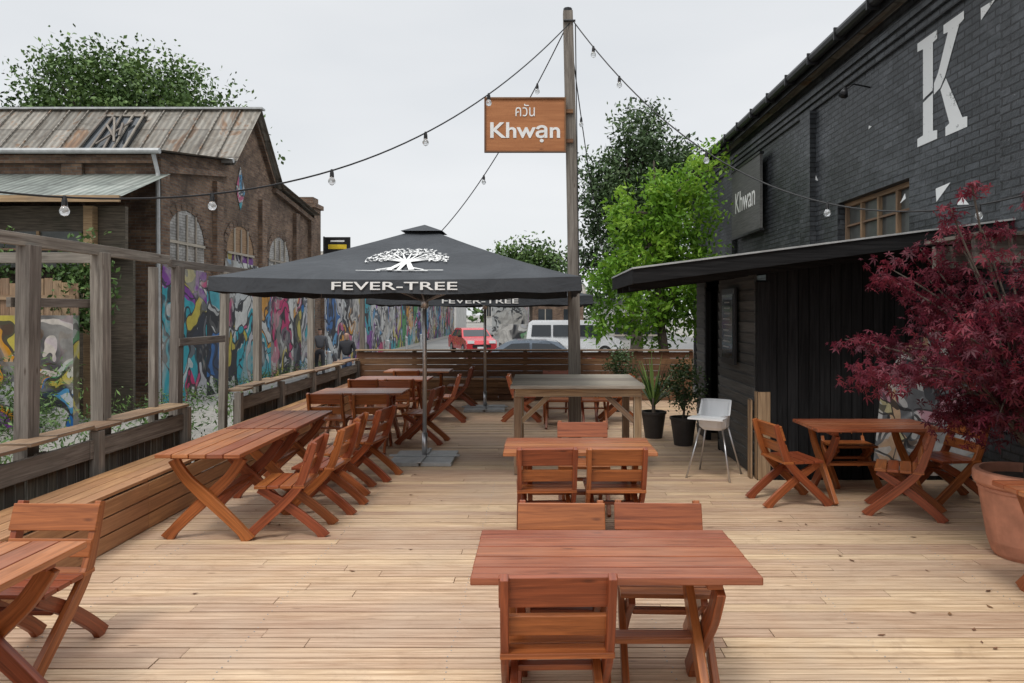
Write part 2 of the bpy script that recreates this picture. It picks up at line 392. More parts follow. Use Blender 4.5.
# tall grey table round the mast
b=MB()
for i in range(8): b.box((.44+random.uniform(-.01,.01),8.37+i*.187,1.035),(1.55,.180,.04),0)
b.box((.44,8.36,.965),(1.46,.04,.09),1); b.box((.44,9.62,.965),(1.46,.04,.09),1)
b.box((-.27,9,.965),(.04,1.2,.09),1); b.box((1.15,9,.965),(.04,1.2,.09),1)
for xx in (-.26,1.14):
    for yy in (8.42,9.58): b.box((xx,yy,.49),(.09,.09,.96),1)
b.sweep([(1.10,8.42,.62),(.78,8.42,.92)],.06,.04,(0,1,0),1,1); b.sweep([(-.22,8.42,.62),(.1,8.42,.92)],.06,.04,(0,1,0),1,1)
b.obj('weathered_high_table',[M_greyl,M_brown],bevel=.004)

# mast + sign
mast=empty('wooden_mast',(.48,9.85,0))
b=MB(); b.sweep([(0,0,0),(-.03,0,3),(-.10,0,6.0)],[.17,.15,.13],.14,(0,1,0),0,3); b.obj('post',[M_grey],parent=mast)
b=MB(); b.tube([(-.1,0,5.98),(-.1,0,6.05)],.06,8,0); b.tube([(-.16,-.09,5.85),(.0,-.09,5.85)],.015,6,0); b.tube([(.05,-.085,2.2),(.0,-.085,5.8)],.008,5,0); b.obj('cap_and_conduit',[M_blackm],parent=mast)
def text_mesh(txt,width=None,height=None,ext=.004,bold=0):
    cu=bpy.data.curves.new('t','FONT'); cu.body=txt; cu.extrude=ext; cu.offset=bold; cu.resolution_u=4
    ob=bpy.data.objects.new('t',cu); COL.objects.link(ob); bpy.context.view_layer.update()
    me=bpy.data.meshes.new_from_object(ob.evaluated_get(bpy.context.evaluated_depsgraph_get()))
    bpy.data.objects.remove(ob)
    n=len(me.vertices); co=np.zeros(n*3); me.vertices.foreach_get('co',co); co=co.reshape(-1,3)
    mn=co.min(0); mx=co.max(0); co[:,0]-=(mn[0]+mx[0])/2; co[:,1]-=(mn[1]+mx[1])/2
    sx=width/(mx[0]-mn[0]); sy=sx if height is None else height/(mx[1]-mn[1])
    co[:,0]*=sx; co[:,1]*=sy; me.vertices.foreach_set('co',co.ravel()); me.update(); return me
def text(txt,parent,loc,rot,width,height=None,mat=None,name='lettering',bold=0.0,ext=.003):
    me=text_mesh(txt,width,height,ext,bold); me.materials.clear(); me.materials.append(mat or M_white)
    o=bpy.data.objects.new(name,me); COL.objects.link(o); o.parent=parent; o.location=loc; o.rotation_euler=rot; return o
sg=empty('restaurant_sign',(-.2,9.72,4.42))
b=MB(); b.box((0,0,0),(1.08,.035,.74)); b.obj('board',[M_signor],parent=sg,bevel=.004)
b=MB()
for zz in (.36,-.36): b.box((0,-.012,zz),(1.1,.05,.02))
for xx in (.54,-.54): b.box((xx,-.012,0),(.02,.05,.70))
b.box((.55,.05,.2),(.2,.05,.05)); b.box((.55,.05,-.2),(.2,.05,.05)); b.obj('frame',[M_dkbrown],parent=sg)
text('Khwạn',sg,(0,-.022,-.1),(R(90),0,0),.94,.27,bold=.02)
text('ควัน',sg,(.0,-.022,.2),(R(90),0,0),.26,.17,bold=.0)

# ------------------------------------------------------------------ perimeter benches and fences
b=MB()
segs=[(0.0,3.2),(3.2,6.3),(6.3,9.4),(9.4,12.4),(12.4,15.45)]
for a,c in segs:
    m_=(a+c)/2; L=c-a-.005
    for i in range(4): b.box((-3.93+i*.128+.055,m_,.438),(.118,L,.028))
    for i in range(3): b.box((-3.435,m_,.07+i*.137),(.026,L,.125))
for i in range(16): b.box((-3.47,.3+i*1.0,.21),(.045,.06,.42))
b.obj('wooden_bench',[M_bench],bevel=.003)
b=MB()
for a,c in ((-3.4,-.9),(-.9,1.6),(1.6,3.2)):
    m_=(a+c)/2; L=c-a-.005
    for i in range(3): b.box((m_,15.52+i*.13,.438),(L,.124,.028))
    for i in range(3): b.box((m_,15.47,.07+i*.137),(L,.026,.12))
b.obj('wooden_bench',[M_dkbrown])
def sidefence(y0,y1):
    b=MB(); y=y0
    while y<y1:
        b.box((-4.10+random.uniform(-.006,.006),y+.06,.12+random.uniform(-.03,.03)),(.022,random.uniform(.10,.118),1.2),1,Matrix.Rotation(random.uniform(-.012,.012),3,'X')); y+=.122
    y=y0
    while y<y1-.05:
        L=min(random.uniform(1.6,3),y1-y); b.box((-4.055,y+L/2,.66),(.04,L-.01,.17),0); y+=L
    y=y0
    while y<y1-.05:
        L=min(random.uniform(.3,1.1),y1-y)
        b.box((-4.12+random.uniform(-.015,.015),y+L/2,.85+random.uniform(-.01,.01)),(.25,L-random.uniform(.012,.03),.03),2,Matrix.Rotation(random.uniform(-.06,.06),3,'Y')); y+=L
    y=y0
    while y<=y1+.05:
        b.box((-4.035,y,.2),(.09,.09,1.24),0); y+=(y1-y0)/max(1,round((y1-y0)/1.6))
    b.obj('wooden_fence',[M_grey,M_dark,M_brown],bevel=.003)
sidefence(0,8.2); sidefence(9.65,15.95)
b=MB()
for i in range(7): b.box((-.35+random.uniform(-.02,.02),16.05,.1+i*.14),(7.5,.03,.132),0)
x=-4.05
while x<3.4: b.box((x,16.12,.4),(.09,.09,1.25),1); x+=1.24
x=-4.1
while x<3.35:
    L=random.uniform(.8,2); L=min(L,3.4-x); b.box((x+L/2,16.06,1.05),(L-.01,.2,.03),2); x+=L
b.obj('wooden_fence',[M_dkbrown,M_grey,M_brown])
# tall post frame on the left
b=MB()
for yv,wd,h in ((4.7,.14,2.5),(5.92,.15,2.5),(6.92,.15,2.52),(7.86,.09,2.44),(8.35,.13,2.48),(9.6,.11,2.48),(10.75,.12,2.48)):
    b.box((-4.22,yv,h/2-.2),(wd*.8,wd*.92,h+.4-.1),0,Matrix.Rotation(random.uniform(-.016,.016),3,'X')@Matrix.Rotation(random.uniform(-.014,.014),3,'Y'))
b.box((-4.22,6.4,2.49),(.06,3.5,.10),0); b.box((-4.225,9.55,2.47),(.05,2.7,.09),0,Matrix.Rotation(.01,3,'X'))
b.box((-4.17,8.9,1.55),(.04,1.2,.09),0)
b.box((-4.32,6.4,1.98),(.04,1.1,.08),0)
b.box((-5.6,6.92,2.42),(2.7,.05,.10),0)
b.box((-6.9,6.92,.9),(.13,.13,2.9),0)
b.obj('timber_post_frame',[M_grey],bevel=.004)
b=MB(); b.box((-4.0,16.2,1.2),(.1,.1,3.2),0); b.box((-4.2,13.2,1.0),(.1,.1,2.9),0); b.obj('timber_posts',[M_grey])

# ------------------------------------------------------------------ umbrellas
def umbrella(x,y,apex=2.98,edge=2.25,hw=1.9,logo=True,rot=0):
    U=empty('market_umbrella',(x,y,0),rot)
    b=MB('planar')
    N=10
    for q in range(4):
        rz=Matrix.Rotation(q*math.pi/2,3,'Z')
        def P(i,j):
            t=.07+.93*i/N; s=-1+2*j/N
            z=apex+(edge-apex)*t-.035*math.sin(t*math.pi)
            z-=0.03*math.sin(math.pi*t)*(1-abs(s))
            if i==N: z+=.035*(s*s-.6)
            return rz@Vector((s*hw*t,-hw*t,z))
        for i in range(N):
            for j in range(N): b.face([P(i,j),P(i+1,j),P(i+1,j+1),P(i,j+1)],0,.5)
        for j in range(N):
            p=P(N,j);r=P(N,j+1); dn=Vector((0,0,-.145)); out=rz@Vector((0,-.01,0))
            sag=lambda jj: Vector((0,0,-.014*math.sin(jj*2.2)))
            b.face([p,p+dn+out+sag(j),r+dn+out+sag(j+1),r],0,.5)
    for q in range(4):
        rz=Matrix.Rotation(q*math.pi/2,3,'Z'); e=.26
        b.face([rz@Vector((-e,-e,apex-.065)),rz@Vector((e,-e,apex-.065)),Vector((0,0,apex+.04))],0,.5)
    b.obj('canopy',[M_canvas],parent=U,smooth=False)
    b=MB(); b.tube([(0,0,0.04),(0,0,apex)],.027,12,0); b.tube([(0,0,0.04),(0,0,.35)],.036,12,0); b.tube([(0,0,1.95),(0,0,2.1)],.05,10,0)
    for q in range(8):
        a=q*math.pi/4; rr=hw*(1.41 if q%2 else 1)
        e=Vector((math.sin(a)*rr*.98,math.cos(a)*rr*.98,edge-.03)); c=Vector((0,0,apex-.1))
        b.tube([c,(c+e)/2-Vector((0,0,.08)),e],.013,6,0); b.tube([(0,0,2.03),(c+e)/2-Vector((0,0,.09))],.011,6,0)
    b.obj('pole_and_ribs',[M_steel],parent=U,smooth=True)
    b=MB()
    for sx in (-1,1):
        for sy in (-1,1): b.box((sx*.2,sy*.2,.025),(.38,.38,.05))
    b.box((0,0,.06),(.9,.06,.02)); b.box((0,0,.062),(.06,.9,.02)); b.obj('base_plates',[M_galv],parent=U,bevel=.006)
    for q in range(4):
        a=q*math.pi/2
        text('FEVER-TREE',U,(math.sin(a)*(hw+.02),-math.cos(a)*(hw+.02),edge-.085),(R(90-4),0,a),1.28,.082,name='valance_lettering',bold=.008)
    if logo:
        b=MB(); rs=random.Random(3)
        L=math.hypot(hw,apex-edge)
        def Q(u,s,off=.02):
            t=s/L; z=apex+(edge-apex)*t-.035*math.sin(t*math.pi)-.03*math.sin(math.pi*t)*(1-abs(u)/max(.1,hw*t))
            return Vector((u,-hw*t-off*.35,z+off))
        def strip(p,q,w1,w2):
            d=Vector((q[0]-p[0],q[1]-p[1])); nn=Vector((-d.y,d.x)).normalized()
            b.face([Q(p[0]+nn.x*w1,p[1]+nn.y*w1),Q(p[0]-nn.x*w1,p[1]-nn.y*w1),Q(q[0]-nn.x*w2,q[1]-nn.y*w2),Q(q[0]+nn.x*w2,q[1]+nn.y*w2)])
        base=1.74; top=1.34
        for u0,u1,dy in ((-.46,-.2,.02),(-.26,.02,-.01),(-.05,.3,.02),(.22,.46,0.0)): strip((u0,base+.02+dy),(u1,base+.03+dy),.006,.01)
        strip((-.12,base),(-.03,top+.05),.03,.025); strip((.12,base),(.03,top+.05),.03,.025); strip((-.02,base),(0,top),.02,.025); strip((-.25,base),(-.06,base-.14),.01,.02); strip((.25,base),(.06,base-.14),.01,.02)
        for k in range(11):
            a=-1.35+2.7*k/10; e=(math.sin(a)*.38,top-.05-math.cos(a)*.30); strip((0,top+.03),e,.018,.006)
        for k in range(330):
            a=rs.uniform(-1.8,1.8); r=rs.uniform(.3,1)**.6
            c=(math.sin(a)*.46*r,top-.02-math.cos(a)*.50*r-(.03 if abs(a)>1.4 else 0)); w=rs.uniform(.008,.018); an=rs.uniform(0,3.14)
            pts=[(c[0]+math.cos(an+i*math.pi/2)*w*(1.7 if i%2 else .7),c[1]+math.sin(an+i*math.pi/2)*w*(1.7 if i%2 else .7)) for i in range(4)]
            b.face([Q(*p,off=.02+rs.random()*.002) for p in pts])
        b.obj('tree_logo',[M_white],parent=U)
umbrella(-1.48,9.24)
umbrella(-1.07,14.0,2.9,2.17,rot=R(2))

# ------------------------------------------------------------------ string lights
def cable(p0,p1,sag,ts,name='string_lights'):
    e=empty(name); n=40; pts=[]
    for i in range(n+1):
        t=i/n; p=Vector(p0).lerp(Vector(p1),t); p.z-=4*sag*t*(1-t); pts.append(p)
    b=MB(); b.tube(pts,.0085,5,0)
    g2=MB()
    for t in ts:
        p=Vector(p0).lerp(Vector(p1),t); p.z-=4*sag*t*(1-t)
        b.tube([p+Vector((0,0,.012)),p-Vector((0,0,.025)),p-Vector((0,0,.065))],[.012,.020,.022],8,0)
        prof=[(.065,.018),(.08,.027),(.10,.036),(.12,.034),(.138,.020),(.145,.004)]
        g2.tube([p-Vector((0,0,z)) for z,_ in prof],[r for _,r in prof],10,0)
    b.obj('cable',[M_cable],parent=e); g2.obj('bulbs',[M_bulb],parent=e,smooth=True)
cable((.40,9.78,5.82),(-4.22,4.7,2.78),.92,(.22,.36,.53,.70,.86))
cable((.40,9.90,5.9),(-4.0,16.2,2.8),1.0,(.1,.3,.5,.7))
cable((.44,9.85,5.9),(5.0,6.2,3.2),1.30,(.06,.13,.34,.58,.82,.93))
cable((.42,9.95,5.7),(1.6,17.5,3.1),.3,(.2,.5,.8))

# ------------------------------------------------------------------ black hut
H=empty('black_kiosk_hut')
b=MB()
x=2.56
while x<5.0:
    b.box((x+.06,8.16+random.uniform(-.004,.004),1.25),(.112,.03,2.5),0,None); x+=.121
b.obj('front_planks',[M_blackw],parent=H)
b=MB(); z=.02
while z<2.3:
    for (a,c) in ((8.25,9.9),(10.75,11.3)): b.box((2.47,(a+c)/2,z+.065),(.022,c-a,.14),0,Matrix.Rotation(-.14,3,'Y'))
    z+=.125
b.obj('clapboard_side',[M_clap],parent=H)
b=MB(); b.box((2.53,8.19,.5),(.15,.12,1.0),1); b.box((2.53,8.19,1.62),(.13,.11,1.25),0); b.box((2.50,9.93,1.1),(.08,.08,2.2),0); b.box((2.50,10.72,1.1),(.08,.08,2.2),0)
b.box((2.41,8.26,.45),(.03,.10,.9),1)
b.obj('corner_posts',[M_blackw,M_brown],parent=H,bevel=.004)
b=MB(); b.box((2.75,10.33,1.05),(.04,.8,2.1),0); b.box((3.8,11.35,1.2),(2.5,.05,2.4),0); b.obj('back_and_door',[M_blackw],parent=H)
b=MB(); xa,za,xb,zb=.98,2.22,5.0,2.74
b.prism([(xa,7.45,za),(xb,7.45,zb),(xb,7.45,zb+.05),(xa,7.45,za+.05)],(0,2.1,0),0)
b.prism([(xa-.02,7.42,za-.03),(xb,7.42,zb-.03),(xb,7.42,zb+.12),(xa-.02,7.42,za+.12)],(0,.028,0),0)
b.prism([(xa-.022,7.45,za-.03),(xa-.022,9.55,za-.03),(xa-.022,9.55,za+.12),(xa-.022,7.45,za+.12)],(.02,0,0),0)
b.prism([(1.7,9.56,za+.11),(xb,9.56,zb),(xb,9.56,zb+.05),(1.7,9.56,za+.16)],(0,2.0,0),0)
for yv in (7.9,8.5,9.1): b.prism([(xa,yv,za-.09),(xb,yv,zb-.09),(xb,yv,zb-.002),(xa,yv,za-.002)],(0,.05,0),0)
b.obj('lean_to_roof',[M_blackw],parent=H)
b=MB(); b.prism([(xa-.03,7.40,za+.122),(xb,7.40,zb+.122),(xb,7.40,zb+.14),(xa-.03,7.40,za+.14)],(0,2.16,0),0); b.obj('roof_flashing',[M_galv],parent=H)
mb=empty('menu_board',(2.40,9.15,1.72)); b=MB(); b.box((0,0,0),(.03,.62,.95),0); b.box((-.018,0,0),(.01,.5,.8),1); b.obj('panel',[M_blackm,M_glassd],parent=mb)
b=MB()
for i in range(9): b.box((-.0255,random.uniform(-.05,.05),.3-i*.07),(.003,random.uniform(.2,.38),.014),0)
b.obj('chalk_lines',[M_galv],parent=mb)
b=MB('planar'); b.face([(3.75,8.135,.05),(4.98,8.135,.05),(4.98,8.135,1.55),(4.5,8.135,1.72),(4.1,8.135,1.5),(3.85,8.135,1.0)]); b.obj('painted_mural',[M_graf3],parent=H)
b=MB(); b.box((4.3,6.0,2.42),(1.38,.06,.22),1); b.box((4.3,6.6,2.40),(1.38,.06,.2),1)
for i in range(9): b.box((3.66+i*.16,6.3,2.545),(.14,.85,.03),1)
b.box((4.9,6.0,1.15),(.12,.12,2.3),1)
b.obj('timber_canopy',[M_grey,M_grey])

# ------------------------------------------------------------------ black brick building
K=empty('black_brick_building')
XW=5.0; EZ=6.15; Y0=-4; Y1=23.2
b=MB('planar')
wins=[(9.75,12.1,2.75,3.72),(3.0,5.4,2.75,3.72)]
def wallx(b,X,y0,y1,z0,z1,holes,mat=0,sgn=-1):
    ys=sorted(set([y0,y1]+[h[0] for h in holes]+[h[1] for h in holes])); zs=sorted(set([z0,z1]+[h[2] for h in holes]+[h[3] for h in holes]))
    for i in range(len(ys)-1):
        for j in range(len(zs)-1):
            ym=(ys[i]+ys[i+1])/2; zm=(zs[j]+zs[j+1])/2
            if any(h[0]<ym<h[1] and h[2]<zm<h[3] for h in holes): continue
            b.face([(X,ys[i],zs[j]),(X,ys[i+1],zs[j]),(X,ys[i+1],zs[j+1]),(X,ys[i],zs[j+1])],mat,.5)
wallx(b,XW,Y0,Y1,-.46,EZ,wins)
b.face([(XW,Y1,-.46),(XW+12,Y1,-.46),(XW+12,Y1,EZ),(XW+6,Y1,EZ+2.2),(XW,Y1,EZ)],0,.5)
for h in wins:
    b.face([(XW,h[0],h[2]),(XW+.3,h[0],h[2]),(XW+.3,h[0],h[3]),(XW,h[0],h[3])],0,.5); b.face([(XW,h[1],h[2]),(XW+.3,h[1],h[2]),(XW+.3,h[1],h[3]),(XW,h[1],h[3])],0,.5)
    b.face([(XW,h[0],h[2]),(XW,h[1],h[2]),(XW+.3,h[1],h[2]),(XW+.3,h[0],h[2])],0,.5); b.face([(XW,h[0],h[3]),(XW,h[1],h[3]),(XW+.3,h[1],h[3]),(XW+.3,h[0],h[3])],0,.5)
for yv in (1.5,7.4,13.3,18.6): b.box((XW-.05,yv,2.55),(.12,.5,6.0),0,rnd=.5)
for zc,pr in ((5.62,.05),(5.72,.09),(5.82,.13)): b.box((XW-pr/2+.01,(Y0+Y1)/2,zc),(pr+.02,Y1-Y0,.098),0,rnd=.5)
b.obj('walls',[M_brickK],parent=K)
b=MB('planar'); b.face([(XW-.35,Y0,EZ+.1),(XW-.35,Y1+.4,EZ+.1),(XW+6,Y1+.4,EZ+2.4),(XW+6,Y0,EZ+2.4)]); b.face([(XW+12.3,Y0,EZ+.1),(XW+12.3,Y1+.4,EZ+.1),(XW+6,Y1+.4,EZ+2.4),(XW+6,Y0,EZ+2.4)])
b.face([(XW-.35,Y0,EZ+.04),(XW-.35,Y1+.3,EZ+.04),(XW+.1,Y1+.3,EZ-.02),(XW+.1,Y0,EZ-.02)])
b.obj('roof',[M_roof],parent=K)
b=MB()
b.tube([(XW-.42,Y0,EZ+.02),(XW-.42,Y1+.3,EZ+.02)],.085,10,0); b.box((XW-.31,(Y0+Y1)/2,EZ-.06),(.03,Y1-Y0,.14),0)
b.tube([(XW-.42,22.6,EZ),(XW-.2,22.6,EZ-.6),(XW-.12,22.6,5),(XW-.12,22.6,-.4)],.06,8,0)
for yv in np.arange(0,23,1.1): b.box((XW-.42,yv,EZ+.0),(.19,.03,.19),0)
b.obj('gutter_and_downpipe',[M_blackm],parent=K,smooth=False)
b=MB()
for h in wins:
    X=XW+.16; ym=(h[0]+h[1])/2; zm=(h[2]+h[3])/2
    b.box((X,ym,h[3]-.04),(.08,h[1]-h[0],.07),0); b.box((X,ym,h[2]+.04),(.08,h[1]-h[0],.07),0)
    n=4
    for i in range(n+1): b.box((X,h[0]+.03+(h[1]-h[0]-.06)*i/n,zm),(.07,.05,h[3]-h[2]-.14),0)
    b.box((X,ym,zm+.1),(.05,h[1]-h[0]-.1,.03),0)
    b.box((X+.03,ym,zm),(.01,h[1]-h[0],h[3]-h[2]-.1),1)
    b.box((XW-.05,ym,h[2]-.04),(.16,h[1]-h[0]+.1,.07),2)
b.obj('windows',[M_brown,M_glassb,M_blackm],parent=K)
M_wp=NT('worn_white_paint'); nn=M_wp.noise(M_wp.uv(),5,4,.75); M_wp.col(M_wp.ramp(nn,[(.32,(.1,.1,.1)),(.40,(.74,.75,.74))])); M_wp.rough(.7); M_wp=M_wp.m
b=MB('planar')
def pw(pts): b.face([(XW-.006,y_,z_) for y_,z_ in pts],0)
yl=9.55
def kk(u,v): return (yl-u*1.08,4.08+v*1.37)
def piece(L): pw([kk(u,v) for u,v in L])
piece([(.02,.0),(.46,.0),(.46,.08),(.37,.09),(.37,.44),(.15,.40),(.15,.09),(.02,.08)])
piece([(.15,.43),(.37,.47),(.37,.91),(.46,.92),(.46,1.0),(.02,1.0),(.02,.92),(.15,.91)])
piece([(.39,.52),(.48,.60),(.68,.91),(.59,.92),(.59,1.0),(.99,1.0),(.99,.93),(.90,.91),(.62,.53),(.52,.45),(.39,.42)])
piece([(.53,.43),(.64,.51),(.96,.09),(1.05,.08),(1.05,-.01),(.63,-.01),(.63,.07),(.71,.09)])
rs=random.Random(11)
for (yv,zv,s_) in ((8.95,3.42,.2),(8.5,3.2,.13),(9.9,3.45,.10),(8.05,5.3,.16),(10.9,4.7,.06),(13.0,4.3,.08)):
    a=rs.uniform(0,6.3); pw([(yv+math.cos(a)*s_,zv+math.sin(a)*s_),(yv+math.cos(a+2.6)*s_*.9,zv+math.sin(a+2.6)*s_*.9),(yv+math.cos(a+3.6)*s_*.7,zv+math.sin(a+3.6)*s_*1.1)])
b.obj('painted_letter',[M_wp],parent=K)
ws=empty('wall_sign',(XW-.16,16.9,4.55)); b=MB(); b.box((0,0,0),(.06,2.3,1.65),0); b.box((0,0,.84),(.1,2.4,.05),1); b.box((0,0,-.84),(.1,2.4,.05),1); b.obj('board',[M_clap,M_blackm],parent=ws)
text('Khwan',ws,(-.036,0,0),(R(90),0,R(-90)),1.6,.5,mat=M_white,bold=.0)
b=MB(); b.tube([(XW,10.9,5.3),(XW-.25,10.9,5.35),(XW-.4,10.85,5.25)],.012,6,0); b.tube([(XW-.4,10.85,5.27),(XW-.45,10.8,5.15)],[.03,.07],8,0)
b.obj('wall_lamp',[M_blackm],smooth=True)

# ------------------------------------------------------------------ left brick warehouse
Wn=empty('brick_warehouse'); XB=-9.5
prof=[(17.8,-.46),(17.8,5.85),(21.9,6.5),(23.7,8.4),(25.5,6.45),(29.9,5.9),(29.9,-.46)]
b=MB('planar'); b.face([(XB,y_,z_) for y_,z_ in prof],0,.5)
b.face([(XB-25,17.8,-.46),(XB,17.8,-.46),(XB,17.8,5.85),(XB-25,17.8,5.85)],0,.5)
b.face([(XB-25,29.9,-.46),(XB,29.9,-.46),(XB,29.9,5.9),(XB-25,29.9,5.9)],0,.5)
for yv in (18.0,21.1,24.5,27.9,29.7): b.box((XB+.06,yv,2.7),(.16,.42,6.0),0,rnd=.5)
b.box((XB+.05,19.8,5.75),(.2,4.1,.16),0,Matrix.Rotation(.157,3,'X'),rnd=.4); b.box((XB+.05,27.7,5.95),(.2,4.3,.16),0,Matrix.Rotation(-.125,3,'X'),rnd=.4)
for s_ in (-1,1): b.box((XB+.05,23.7+s_*.9,7.38),(.2,.12,2.65),0,Matrix.Rotation(s_*.76,3,'X'),rnd=.4)
b.box((XB-.4,30.5,2.8),(.95,.9,7.0),0); b.box((XB-.4,30.5,6.35),(1.15,1.1,.18),0); b.box((XB-.4,30.5,6.58),(.8,.7,.28),0)
for xx in (-11.5,-14.5,-17.5): b.box((xx,17.74,2.7),(.5,.14,6.1),0,rnd=.5)
b.box((XB-12.5,17.73,5.65),(25,.18,.2),0,rnd=.4)
b.obj('walls',[M_brickL],parent=Wn)
b=MB('planar')
def rq(p,q): b.face([(XB-25,p[0],p[1]),(XB+.35,p[0],p[1]),(XB+.35,q[0],q[1]),(XB-25,q[0],q[1])],0,.5)
rq((17.5,5.84),(21.75,6.5)); rq((21.6,6.3),(23.7,8.55)); rq((25.8,6.3),(23.7,8.55)); rq((25.5,6.5),(30.1,5.93))
b.obj('roof',[M_roof],parent=Wn)
b=MB(); RX=Matrix.Rotation(R(-43),3,'X')
for xx in np.arange(-34,-9.4,.62): b.box((xx,22.62,7.46),(.035,.04,3.05),3,RX)
b.box((XB-12.3,23.7,8.58),(25.4,.3,.06),1)
for x0,x1 in ((-22.6,-20.8),(-20.6,-18.8),(-14.0,-12.7)):
    b.box(((x0+x1)/2,22.55,7.42),(x1-x0,.12,2.0),0,RX)
    n=4
    for k in range(n+1): b.box((x0+(x1-x0)*k/n,22.47,7.50),(.06,.05,2.0),2,RX@Matrix.Rotation(random.uniform(-.12,.12),3,'Y'))
    for k in range(4): b.box((random.uniform(x0+.2,x1-.2),22.42,7.50+random.uniform(-.1,.1)),(.06,.04,random.uniform(.7,1.5)),2,RX@Matrix.Rotation(random.uniform(-.8,.8),3,'Y'))
    for dz in (-.70,.70): b.box(((x0+x1)/2,22.50+dz,7.46+dz*1.05),(x1-x0+.1,.1,.08),2,RX)
b.tube([(XB-25,17.42,5.8),(XB+.3,17.42,5.8)],.07,8,1); b.tube([(XB-24.9,21.5,6.42),(XB+.35,21.5,6.42)],.07,8,1)
b.tube([(XB+.1,17.5,5.75),(XB+.16,17.6,5.3),(XB+.16,17.65,-.4)],.05,8,1)
b.obj('skylights_and_gutters',[M_glassd,M_galv,M_grey,M_roof],parent=Wn)
b=MB('planar')
def arch(yc,wd,z0,zs,mat,off=.012):
    n=12; pts=[(XB+off,yc-wd/2,z0),(XB+off,yc+wd/2,z0)]
    for i in range(n+1):
        a=math.pi*i/n; pts.append((XB+off,yc+math.cos(a)*wd/2,zs+math.sin(a)*wd*.42))
    b.face(pts,mat,.5)
    for i in range(n):
        a0=math.pi*i/n; a1=math.pi*(i+.9)/n; r0,r1=wd/2,wd/2+.28
        b.face([(XB+.03,yc+math.cos(a0)*r0,zs+math.sin(a0)*r0*.84),(XB+.03,yc+math.cos(a1)*r0,zs+math.sin(a1)*r0*.84),(XB+.03,yc+math.cos(a1)*r1,zs+math.sin(a1)*r1*.84),(XB+.03,yc+math.cos(a0)*r1,zs+math.sin(a0)*r1*.84)],2,.3)
arch(19.3,2.05,.5,3.75,0); arch(22.8,2.05,.5,3.75,1); arch(26.2,2.05,.5,3.75,0)
b.face([(XB+.02,21.8,3.3),(XB+.02,23.8,3.3),(XB+.02,23.8,3.75),(XB+.02,21.8,3.75)],3,.5)
b.obj('arched_windows',[M_brickW,M_brown,M_brickL,M_graf2],parent=Wn)
b=MB()
for yc in (19.3,22.8,26.2):
    for k in range(-1,2): b.box((XB+.04,yc+k*.5,3.7),(.03,.06,1.6),0)
    b.box((XB+.05,yc,3.72),(.03,2.0,.07),0)
b.obj('window_bars',[M_greyl],parent=Wn)
b=MB('planar'); b.face([(XB+.02,22.8,5.1),(XB+.02,23.15,5.75),(XB+.02,22.8,6.5),(XB+.02,22.45,5.75)],0)
b.obj('diamond_mural',[graffiti('diamond_paint',9,2.2,(.1,.5,.6),.2)],parent=Wn)
b=MB('planar')
hs=[3.0,2.7,3.4,3.1,2.8,3.5,3.0]
seg=[17.82,20.2,21.4,23.9,25.0,27.3,28.2,29.88]
for i in range(7): b.face([(XB+.15+.004*(i%2),seg[i],-.45),(XB+.15+.004*(i%2),seg[i+1],-.45),(XB+.15+.004*(i%2),seg[i+1],hs[i]),(XB+.15+.004*(i%2),seg[i],hs[i]+.1)],i%2,.5)
b.obj('painted_mural',[M_graf,M_graf2],parent=Wn)
b=MB('planar'); b.face([(-34,15.4,4.38),(-8.95,15.4,4.38),(-9.1,17.75,5.3),(-34,17.75,5.3)],0,.5); b.box((-21.5,15.42,4.33),(25,.06,.14),1)
b.box((-21.5,16.2,3.7),(24.4,.12,1.15),2); b.box((-21.5,16.5,1.4),(24.4,.1,3.8),2)
for i in range(9): b.box((-10+-i*2.4,16.02,1.8),(.2,.2,4.9),1)
for i in range(8): b.box((-11.2-i*2.4,16.12,3.3),(1.9,.05,.8),3); b.box((-11.2-i*2.4,16.07,3.3),(.06,.05,.8),1); b.box((-11.2-i*2.4,16.07,3.3),(1.9,.04,.05),1)
b.obj('lean_to_annex',[M_roofg,M_brown,M_dark,M_glassb],parent=Wn)

b=MB('planar'); b.face([(-9.3,31.1,-.45),(-9.3,78,-.45),(-9.3,78,3.6),(-9.3,31.1,4.1)],0,.5); b.face([(-9.6,31.1,-.45),(-9.3,31.1,-.45),(-9.3,31.1,4.1),(-9.6,31.1,4.1)],1,.5); b.box((-9.45,54,3.95),(.5,46,.1),1)
b.obj('graffiti_wall',[M_graf2,M_brickL])
b=MB('planar'); b.box((-14.3,14.75,.68),(9.6,.2,2.3),0); b.obj('graffiti_wall',[M_graf])
b=MB(); x=-19
while x<-9.5: b.box((x,14.92,1.0+random.uniform(-.06,.06)),(.17,.03,3.1),0,Matrix.Rotation(random.uniform(-.01,.01),3,'Y')); x+=.18
b.box((-14.3,14.88,2.2),(9.4,.05,.1),0); b.obj('board_fence',[M_brown])
s_=empty('street_sign',(-9.3,31.5,4.8)); b=MB('planar'); b.box((.45,0,0),(1.1,.08,.75),0); b.box((.45,-.045,-.05),(.8,.01,.2),1); b.box((.45,-.045,.2),(.6,.01,.07),2); b.tube([(-.15,0,-1),(-.15,0,.4)],.04,6,0); b.obj('panel',[M_blackm,plain('yellow_paint',(.7,.5,.03),.5),M_white],parent=s_)

